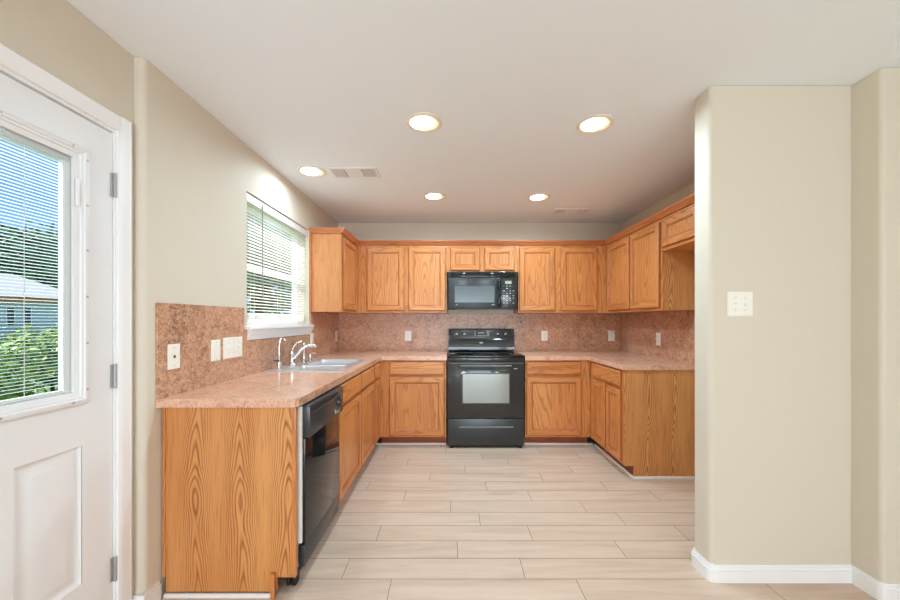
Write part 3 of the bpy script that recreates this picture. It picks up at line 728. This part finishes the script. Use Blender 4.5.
# ------------------------------------------------------------------ outlet and switch plates
def plate(name, label, cat, T, u, w, wid, hei, kind, group='white wall plates'):
    """T: frame with v out of the wall"""
    t = thing(name, label, cat, T(u, 0.0008, w), group)
    MB(T).rings((u-wid/2, u+wid/2, w-hei/2, w+hei/2), [(0, 0.0008), (0, 0.003), (0.003, 0.0055), (0.006, 0.0058)]).build('cover_plate', 'plate_white', t, smooth=25)
    def screw(du, dw):
        m = MB(T); pts = [(u+du+0.0028*math.cos(q), w+dw+0.0028*math.sin(q)) for q in [2*math.pi*i/8 for i in range(8)]]
        lo = [m.v((a, 0.0058, b)) for a, b in pts]; hi = [m.v((a, 0.0066, b)) for a, b in pts]; m.f(hi)
        for i in range(8): m.f([lo[i], lo[(i+1) % 8], hi[(i+1) % 8], hi[i]])
        m.build('screw', 'mark_grey', t)
    if kind == 'duplex':
        for s_ in (-1, 1):
            c = w + s_*0.0195
            r_ = MB(T).box(u-0.016, u+0.016, 0.0059, 0.0078, c-0.014, c+0.014, 0.0006, 1).build('receptacle', 'plate_white', t)
            sl = MB(T)
            for q in (-0.0065, 0.0065): sl.box(u+q-0.0009, u+q+0.0009, 0.0079, 0.0084, c-0.002, c+0.007)
            sl.box(u-0.002, u+0.002, 0.0079, 0.0084, c-0.010, c-0.006); sl.build('slots', 'slot_dark', r_)
        screw(0, 0)
    elif kind == 'jack':
        MB(T).box(u-0.006, u+0.006, 0.0059, 0.0068, w-0.007, w+0.007).build('jack', 'slot_dark', t); screw(0, 0.043); screw(0, -0.043)
    elif kind == 'rocker':
        MB(T).box(u-0.016, u+0.016, 0.0059, 0.0085, w-0.033, w+0.033, 0.001, 1).build('rocker', 'plate_white', t); screw(0, 0.048); screw(0, -0.048)
    elif kind.startswith('toggle'):
        n = int(kind[-1])
        for i in range(n):
            du = (i-(n-1)/2)*0.046
            MB(T).box(u+du-0.0052, u+du+0.0052, 0.0059, 0.0068, w-0.012, w+0.012).build('surround', 'plate_white', t)
            s_ = 1 if i % 2 == 0 else -1
            MB(T).box(u+du-0.0042, u+du+0.0042, 0.0069, 0.0165, w+s_*0.003-0.005, w+s_*0.003+0.005, 0.001, 1).build('toggle', 'plate_white', t)
            screw(du, 0.030); screw(du, -0.030)
    return t
Tw, Tbk, Trt, Tp = TL(XW+t_), TB(YB-t_), TR(XR-t_), TB(YP0)
plate('phone_jack_plate', 'white jack plate with dark centre hole, nearest the exterior door', 'wall plate', Tw, 1.710, 1.102, 0.074, 0.120, 'jack')
plate('switch_plate', 'single white rocker plate beside the wide switch plate', 'wall plate', Tw, 2.013, 1.106, 0.078, 0.120, 'rocker')
plate('switch_plate', 'wide white triple toggle switch plate under the window corner', 'wall plate', Tw, 2.172, 1.110, 0.188, 0.126, 'toggle3')
plate('outlet_plate', 'white outlet plate just right of the faucet below the window sill', 'outlet', Tw, 3.395, 1.088, 0.074, 0.130, 'duplex')
plate('outlet_plate', 'white outlet plate in the dark left back corner', 'outlet', Tw, 4.120, 1.095, 0.074, 0.122, 'duplex')
plate('outlet_plate', 'white outlet plate on the back wall left of the range', 'outlet', Tbk, -0.515, 1.095, 0.076, 0.118, 'duplex')
plate('outlet_plate', 'white outlet plate on the back wall just right of the range', 'outlet', Tbk, 1.088, 1.095, 0.076, 0.118, 'duplex')
plate('outlet_plate', 'white outlet plate on the back wall near the right corner', 'outlet', Tbk, 1.876, 1.095, 0.080, 0.124, 'rocker')
plate('outlet_plate', 'white outlet plate on the right wall above the short counter', 'outlet', Trt, 3.430, 1.097, 0.074, 0.125, 'duplex')
plate('switch_plate', 'square white double toggle switch plate on the stub wall', 'wall plate', Tp, 1.407, 1.356, 0.124, 0.120, 'toggle2')

# ------------------------------------------------------------------ range
rg = thing('electric_range', 'black freestanding electric range with glass oven door between the base cabinets', 'stove', (0.338, 3.88, 0))
RA, RB_ = -0.044, 0.722; YF = 3.565
MB().box(RA, RB_, YF+0.02, 4.17, 0.03, 0.905).build('body', 'black_satin', rg)
MB().box(RA-0.001, RB_+0.003, YF-0.012, 4.10, 0.9055, 0.926, 0.004).build('cooktop', 'glass_cooktop', rg)
for (x, y, r_) in ((0.14, 3.72, 0.10), (0.54, 3.72, 0.085), (0.14, 3.98, 0.08), (0.54, 3.98, 0.10)):
    MB().lathe([(r_-0.004, 0), (r_-0.004, 0.0004), (r_, 0.0004), (r_, 0)], (x, y, 0.9263), 40).build('burner_ring', 'charcoal', rg)
MB().box(RA+0.004, RB_-0.004, YF-0.002, YF+0.0195, 0.864, 0.9045, 0.003).build('front_rail', 'black_gloss', rg)
bgp = MB(); bgp.prism([(4.100, 0.927), (4.165, 0.927), (4.165, 1.175), (4.140, 1.182), (4.122, 1.176), (4.100, 1.06), (4.092, 1.045), (4.092, 0.935)], RA+0.004, RB_-0.004, 'yzx')
bk = bgp.build('backguard', 'black_gloss', rg, smooth=40)
def TK(u, v, w):  # face of the control panel, tilted
    f_ = (w-1.06)/(1.176-1.06); return (u, 4.100 + f_*0.022 - v, w)
MB(TK).rings((RA+0.035, RB_-0.035, 1.068, 1.168), [(0, 0.0005), (0, 0.002), (0.002, 0.003)]).build('control_panel', 'black_satin', rg)
for px in (456.7, 464.5, 497.8, 505.5):
    x = (px-452)*4.10/F; kb = MB()
    kb.lathe([(0.023, 0), (0.023, -0.006), (0.018, -0.010), (0.016, -0.024), (0, -0.025)], (x, 4.1055, 1.12), 20, 'y')
    kn = kb.build('knob', 'black_gloss', rg)
    MB().box(x-0.0015, x+0.0015, 4.0795, 4.0803, 1.122, 1.134).build('pointer', 'mark_grey', kn)
    m2 = MB(TK)
    for i in range(9):
        q = math.radians(-30+i*30); m2.box(x+0.031*math.cos(q)-0.002, x+0.031*math.cos(q)+0.002, 0.0032, 0.0036, 1.12+0.031*math.sin(q)-0.002, 1.12+0.031*math.sin(q)+0.002)
    m2.build('dial_marks', 'mark_grey', rg)
MB(TK).box(0.292, 0.382, 0.0035, 0.006, 1.118, 1.150).build('clock_display', 'black_gloss', rg)
m2 = MB(TK)
for i in range(3): m2.box(0.26+i*0.0, 0.275, 0.0035, 0.006, 1.10+i*0.02, 1.112+i*0.02)
for i in range(3): m2.box(0.40, 0.43, 0.0035, 0.006, 1.10+i*0.02, 1.112+i*0.02)
for i in range(5): m2.box(0.295+i*0.02, 0.309+i*0.02, 0.0035, 0.006, 1.096, 1.106)
m2.build('buttons', 'mark_grey', rg)
MB(TK).box(0.300, 0.374, 0.0061, 0.0065, 1.126, 1.142).build('clock_digits', 'display_green', rg)
bd = MB(); pts = [(0.335+0.022*math.cos(q), 1.02+0.008*math.sin(q)) for q in [2*math.pi*i/20 for i in range(20)]]
bd.prism(pts, 4.0895, 4.0915, 'xzy'); bd.build('badge', 'badge_white', rg)
MB().box(RA+0.004, RB_-0.004, YF-0.014, YF+0.0185, 0.302, 0.862, 0.005).build('oven_door', 'black_gloss', rg)
dr = [o for o in bpy.data.objects if o.name.startswith('oven_door')][0]
mb = MB(TB(YF-0.0145)); mb.rings((0.098, 0.578, 0.443, 0.752), [(0, 0), (0, 0.002), (0.006, 0.0035), (0.010, 0.0025)], cap=False).build('window_frame', 'charcoal', dr)
MB(TB(YF-0.0145)).box(0.1082, 0.5678, 0.0003, 0.0022, 0.4532, 0.7418).build('window', 'oven_window', dr)
hd = MB(); hd.tube([(0.085, YF-0.036, 0.824), (0.59, YF-0.036, 0.824)], 0.009, 12)
hd.box(0.085, 0.105, YF-0.034, YF-0.0145, 0.816, 0.830); hd.box(0.57, 0.59, YF-0.034, YF-0.0145, 0.816, 0.830); hd.build('handle', 'handle_grey', dr)
MB().box(RA+0.01, RB_-0.01, YF-0.0158, YF-0.0142, 0.847, 0.852).build('trim_strip', 'handle_grey', dr)
MB().box(0.616, 0.650, YF-0.0152, YF-0.0142, 0.792, 0.799).build('mark', 'mark_grey', dr)
MB().box(RA+0.004, RB_-0.004, YF-0.012, YF+0.0185, 0.030, 0.296, 0.004).build('storage_drawer', 'black_satin', rg)
sd = [o for o in bpy.data.objects if o.name.startswith('storage_drawer')][0]
mb = MB(); mb.prism([(YF-0.0122, 0.222), (YF-0.026, 0.216), (YF-0.028, 0.210), (YF-0.018, 0.208), (YF-0.0122, 0.213)], 0.07, 0.61, 'yzx'); mb.build('handle_lip', 'handle_grey', sd)
for x in (0.0, 0.68):
    for y in (YF+0.012, 4.1): MB().lathe([(0.018, 0.001), (0.018, 0.02), (0.01, 0.02), (0.01, 0.0285)], (x, y, 0), 14).build('foot', 'black_matte', rg)

# ------------------------------------------------------------------ microwave
mw = thing('microwave', 'black over-the-range microwave mounted under the short cabinet', 'microwave', (0.331, 4.0, 1.40))
MA, MBx, MZ0, MZ1, MY = -0.040, 0.703, 1.398, 1.800, 3.835
MB().box(MA, MBx, MY+0.02, 4.19, MZ0, MZ1, 0.003).build('body', 'black_satin', mw)
vg = MB(); vg.box(MA, MBx, MY, MY+0.0195, 1.735, MZ1, 0.003)
for i in range(5): vg.prism([(MY-0.0005, 1.742+i*0.011), (MY-0.007, 1.745+i*0.011), (MY-0.0005, 1.749+i*0.011)], MA+0.03, MBx-0.03, 'yzx')
vg.build('vent_grille', 'black_gloss', mw)
XS = 0.522
md = MB().box(MA+0.002, XS, MY-0.002, MY+0.0195, MZ0+0.003, 1.732, 0.004).build('door', 'black_satin', mw)
mb = MB(TB(MY-0.0022)); mb.rings((0.022, 0.462, 1.462, 1.652), [(0, 0), (0, 0.0015), (0.005, 0.003), (0.009, 0.002)], cap=False).build('window_frame', 'charcoal', md)
MB(TB(MY-0.0022)).box(0.0312, 0.4528, 0.0002, 0.0016, 1.4712, 1.6428).build('window', 'micro_window', md)
hd = MB(); hd.tube([(0.503, MY-0.003, 1.44), (0.503, MY-0.028, 1.455), (0.503, MY-0.034, 1.52), (0.503, MY-0.034, 1.63), (0.503, MY-0.028, 1.69), (0.503, MY-0.003, 1.705)], 0.012, 12); hd.build('handle', 'black_gloss', md)
for x in (0.040, 0.425): MB().box(x, x+0.02+(0.015 if x > 0.2 else 0), MY-0.0032, MY-0.0022, 1.441, 1.448).build('badge', 'mark_grey', md)
cpn = MB().box(XS+0.003, MBx-0.002, MY-0.002, MY+0.0195, MZ0+0.003, 1.732, 0.003).build('control_panel', 'black_gloss', mw)
MB().box(0.572, 0.640, MY-0.0032, MY-0.0021, 1.668, 1.700).build('display', 'display_green', cpn)
for r_ in range(8):
    for c_ in range(4):
        if r_ == 1 and c_ in (0, 3): continue
        x = 0.550+c_*0.034; z = 1.640-r_*0.026
        MB().box(x, x+0.016, MY-0.0032, MY-0.0021, z, z+0.009).build('button', 'mark_grey' if (r_*4+c_) % 3 else 'charcoal', cpn)
MB().box(MA+0.08, MBx-0.08, 3.90, 4.12, MZ0-0.004, MZ0-0.0005).build('grease_filter', 'gasket_grey', mw)

# ------------------------------------------------------------------ dishwasher
dw = thing('dishwasher', 'black built-in dishwasher between the end panel and sink cabinet', 'dishwasher', (-1.0, 1.96, 0))
DA, DB2 = 1.700, 2.216
MB().box(-1.30, -0.735, DA, DB2, 0.10, 0.868).box(-0.7349, -0.712, DA-0.012, DA-0.001, 0.22, 0.866).build('tub', 'tub_white', dw)
MB().box(-0.7345, -0.700, DA+0.002, DB2-0.002, 0.205, 0.712, 0.004).build('door', 'dishwasher_gloss', dw)
cpd = MB().box(-0.7345, -0.676, DA, DB2, 0.716, 0.868, 0.005).build('control_panel', 'black_satin', dw)
MB().box(-0.6755, -0.671, DA+0.015, DB2-0.10, 0.826, 0.834, 0.001).build('handle_lip', 'charcoal', cpd)
MB().box(-0.6757, -0.6745, DA+0.02, DB2-0.11, 0.836, 0.856).build('handle_recess', 'black_matte', cpd)
MB().lathe([(0.032, 0), (0.030, 0.010), (0.022, 0.011), (0.02, 0.013), (0, 0.014)], (-0.6755, DB2-0.075, 0.79), 24, 'x').build('dial', 'black_gloss', cpd)
mk = MB()
for i in range(10):
    q = math.radians(i*36); mk.box(-0.6755, -0.6748, DB2-0.075+0.042*math.cos(q)-0.0018, DB2-0.075+0.042*math.cos(q)+0.0018, 0.79+0.042*math.sin(q)-0.0018, 0.79+0.042*math.sin(q)+0.0018)
mk.build('dial_marks', 'mark_grey', cpd)
MB().box(-0.6755, -0.671, DB2-0.165, DB2-0.145, 0.735, 0.76, 0.001).build('latch', 'mark_grey', cpd)
for i in range(2): MB().box(-0.6755, -0.672, DB2-0.135+i*0.03, DB2-0.115+i*0.03, 0.733, 0.745, 0.0008).build('button', 'mark_grey', cpd)
MB().box(-0.7345, -0.703, DA+0.002, DB2-0.002, 0.100, 0.200, 0.003).build('lower_panel', 'black_satin', dw)
MB().box(-0.79, -0.772, DA+0.002, DB2-0.002, 0.012, 0.0985).build('toe_plate', 'black_matte', dw)
for y in (DA+0.03,): MB().box(-0.770, -0.748, y-0.02, y+0.02, 0.002, 0.0985, 0.004).build('foot', 'black_matte', dw)

# ------------------------------------------------------------------ ceiling fixtures
def can(label, x, y, k=1.0):
    t = thing('recessed_light', label, 'ceiling light', (x, y, CEIL), 'recessed ceiling lights')
    MB().lathe([(0.104, -0.0005), (0.104, -0.003), (0.098, -0.007), (0.086, -0.008), (0.074, -0.005), (0.068, -0.002)], (x, y, CEIL), 40).build('trim_ring', 'fixture_cream', t)
    lx, ly = x-0.016, y-0.006
    MB().lathe([(0.066, -0.0085), (0.062, -0.013), (0.05, -0.018), (0, -0.020)], (lx, ly, CEIL), 36).build('lens', 'lens_glow', t)
    light('lamp', 'AREA', (-0.016, -0.006, -0.024), CAN_W*k, (0.66, 0.885, 1.0), (0, 0, 0), 0.10, parent=t, spread=math.radians(172))
can('left one of the two large lit recessed ceiling lights in front', -0.160, 2.071)
can('right one of the two large lit recessed ceiling lights in front', 0.837, 2.087)
can('lit recessed ceiling light above the sink beside the long air vent', -1.075, 2.743, 0.45)
can('lit recessed ceiling light in the back row, left of the range', -0.157, 3.294)
can('lit recessed ceiling light in the back row, beside the small far vent', 0.810, 3.320)
def vent(label, x0, x1, y0, y1):
    t = thing('ceiling_vent', label, 'air vent', ((x0+x1)/2, (y0+y1)/2, CEIL), 'ceiling air vents')
    T = lambda u, v, w: (u, w, CEIL-v)
    MB(T).rings((x0, x1, y0, y1), [(0, 0.0006), (0, 0.003), (0.008, 0.008), (0.022, 0.009), (0.024, 0.002)], cap=False, back=False).build('frame', 'white_trim', t, smooth=20)
    MB(T).box(x0+0.023, x1-0.023, 0.0006, 0.0015, y0+0.023, y1-0.023).build('throat', 'vent_dark', t)
    mb = MB(T); a, b = x0+0.026, x1-0.026; L = b-a
    for k_ in range(7):
        for s_, st in ((1, a), (-1, b)):
            u = st + s_*k_*0.0135; mb.prism([(u, 0.0016), (u+s_*0.010, 0.0085), (u+s_*0.0112, 0.0085), (u+s_*0.0012, 0.0016)], y0+0.024, y1-0.024, 'xyz') if False else mb.box(u, u+s_*0.0075, 0.0016, 0.008, y0+0.024, y1-0.024)
    n = 5; wdt = (y1-y0-0.05)
    for k_ in range(n):
        yy = y0+0.025+k_*wdt/n; mb.box(a+0.097, b-0.097, 0.0016, 0.0085, yy, yy+wdt/n*0.93)
    mb.build('louvres', 'white_trim', t)
vent('long white ceiling air vent beside the light above the sink', -0.940, -0.568, 2.670, 2.868)
vent('small white ceiling air vent near the back right light', 1.052, 1.438, 3.652, 3.84)
# added point lamps, unseen behind the camera, to brighten the room
for i, (x, y) in enumerate(((-0.9, -1.9), (1.7, -1.9))):
    pl = light('fill_lamp', 'POINT', (x, y, 1.15), FILL_W*(1.35, 0.7)[i], (0.77, 0.915, 1)); pl.data.shadow_soft_size = 0.16

# ------------------------------------------------------------------ outdoors
g_ = MB(); g_.box(-80, -1.56, -30, 80, -0.3, -0.15)
struct(g_.build('ground', 'lawn'), 'lawn outside')
def leaves(mb, c, rad, n, size, rnd):
    for _ in range(n):
        d = Vector((rnd.gauss(0, 1), rnd.gauss(0, 1), rnd.gauss(0, 1))).normalized(); rr = (0.55+0.45*rnd.random())
        rr *= 1 + 0.18*math.sin(d.x*7+c[0]) * math.cos(d.z*6+d.y*5)
        p = Vector(c) + Vector((d.x*rad[0], d.y*rad[1], d.z*rad[2]))*rr
        a = Vector((rnd.gauss(0, 1), rnd.gauss(0, 1), rnd.gauss(0, 0.6))).normalized(); b = a.cross(d + Vector((0.01, 0.2, 0.3))).normalized()
        s_ = size*(0.6+0.8*rnd.random())
        vs = [mb.bm.verts.new(p + q) for q in (a*s_, b*s_*0.45, -a*s_, -b*s_*0.45)]
        mb.bm.faces.new(vs)
def plant(name, label, cat, loc, h, rad, n, size, mat, seed, trunk=0.12, blobs=5, group=None):
    rnd = random.Random(seed); t = thing(name, label, cat, loc, group); x, y, z = loc
    mb = MB(); top = z+h
    for i in range(blobs):
        q = 6.283*i/blobs; k_ = 0.45 if blobs > 1 else 0
        zc = top - rad[2]*(0.62 + 0.5*(i % 2))
        leaves(mb, (x+rad[0]*k_*math.cos(q), y+rad[1]*k_*math.sin(q), zc), (rad[0]*0.62, rad[1]*0.62, rad[2]*0.62), n//blobs, size, rnd)
    bmesh.ops.translate(mb.bm, verts=mb.bm.verts, vec=(0, 0, 0))
    # no normal recalculation for loose leaves
    me = bpy.data.meshes.new('foliage'); bmesh.ops.translate(mb.bm, verts=mb.bm.verts, vec=-Vector(loc)); mb.bm.to_mesh(me); mb.bm.free()
    me.materials.append(MATS[mat]); o = bpy.data.objects.new('foliage', me); COL.objects.link(o); o.parent = t
    tk = MB(); tk.tube([(x, y, z+0.005), (x+0.02, y, z+h*0.3), (x, y+0.03, z+h*0.7)], [trunk, trunk*0.75, trunk*0.3], 8)
    for i in range(4):
        q = 1.57*i+0.5; tk.tube([(x, y, z+h*0.35), (x+rad[0]*0.5*math.cos(q), y+rad[1]*0.5*math.sin(q), z+h*0.7)], [trunk*0.5, trunk*0.15], 6)
    tk.build('trunk', 'bark', t)
    return t
GZ = -0.15
def along(px, Z): return ((px-CX)*Z/F, Z)
x, y = along(52, 6.3); plant('bush', 'sunlit leafy green bush outside the door glass, right one', 'bush', (x, y, GZ), 1.35, (1.0, 0.9, 0.75), 2600, 0.07, 'leaf_bright', 1, 0.03, group='garden shrubs')
x, y = along(-50, 4.5); plant('bush', 'yellow-green bush outside the door glass, left one', 'bush', (x, y, GZ), 1.15, (0.75, 0.6, 0.65), 2200, 0.07, 'leaf_bright', 2, 0.03, group='garden shrubs')
x, y = -4.75, 4.25; plant('flowering_shrub', 'low white-flecked shrub in front of the green bushes', 'bush', (x, y, GZ), 0.45, (0.6, 0.7, 0.3), 1200, 0.045, 'leaf_white', 3, 0.02, group='garden shrubs')
x, y = -47.0, 37.0; plant('tree', 'broad green tree rising behind the blue house', 'tree', (x, y, GZ), 11.0, (7, 7, 5.5), 4200, 0.5, 'leaf_mid', 4, 0.4, group='garden trees')
x, y = -60.0, 56.0; plant('tree', 'green tree beside the roof end of the blue house', 'tree', (x, y, GZ), 15.5, (9, 9, 7.5), 3600, 0.6, 'leaf_mid', 5, 0.35, group='garden trees')
x, y = along(258, 8.2); plant('tree', 'dark leafy tree outside the kitchen window', 'tree', (x, y, GZ), 4.9, (1.35, 1.3, 2.1), 4200, 0.12, 'leaf_dark', 6, 0.12, group='garden trees')
# neighbouring houses
def house(label, O, ang, w0, w1, depth, eave, ridge, wall, hip=True):
    t = thing('house', label, 'house', (O[0], O[1], GZ), 'neighbouring houses')
    c, s_ = math.cos(ang), math.sin(ang)
    T = lambda u, v, w: (O[0]+u*c-v*s_, O[1]+u*s_+v*c, w)     # u along front, v away from viewer
    MB(T).box(w0, w1, 0, depth, GZ, eave).build('walls', wall, t)
    ov = 0.4; mb = MB(T)
    e4 = [mb.v(p) for p in ((w0-ov, -ov, eave+0.02), (w1+ov, -ov, eave+0.02), (w1+ov, depth+ov, eave+0.02), (w0-ov, depth+ov, eave+0.02))]
    hi = min(depth/2+ov, (w1-w0)/3)
    r2 = [mb.v((w0-ov+hi, depth/2, ridge)), mb.v((w1+ov-hi, depth/2, ridge))]
    mb.f(e4[::-1]); mb.f([e4[0], e4[1], r2[1], r2[0]]); mb.f([e4[1], e4[2], r2[1]]); mb.f([e4[2], e4[3], r2[0], r2[1]]); mb.f([e4[3], e4[0], r2[0]])
    mb.build('roof', 'roof_pale', t, smooth=10)
    MB(T).box(w0-ov, w1+ov, -ov-0.03, -ov-0.002, eave-0.30, eave+0.05).build('fascia', 'fascia_rust', t)
    return t, T
ang = math.atan2(0.764, 0.645)
O = along(30, 25)
h1, T1 = house('blue-grey house with rust fascia beyond the garden bushes', O, ang, -9, 2.6, 7, 2.85, 4.75, 'siding_blue')
for u in (-0.85, -0.12): 
    wn = MB(T1).box(u-0.2, u+0.2, -0.06, -0.002, 0.9, 2.2).build('window', 'white_trim', h1)
    MB(T1).box(u-0.15, u+0.15, -0.075, -0.061, 0.95, 2.15).build('pane', 'pane_dark', wn)
O2 = along(290, 10.5)
h2, T2 = house('white-sided house wall behind the right part of the kitchen blind', (O2[0]+0.2, O2[1]), 0.0, 0, 3.4, 6, 4.6, 6.5, 'siding_white')
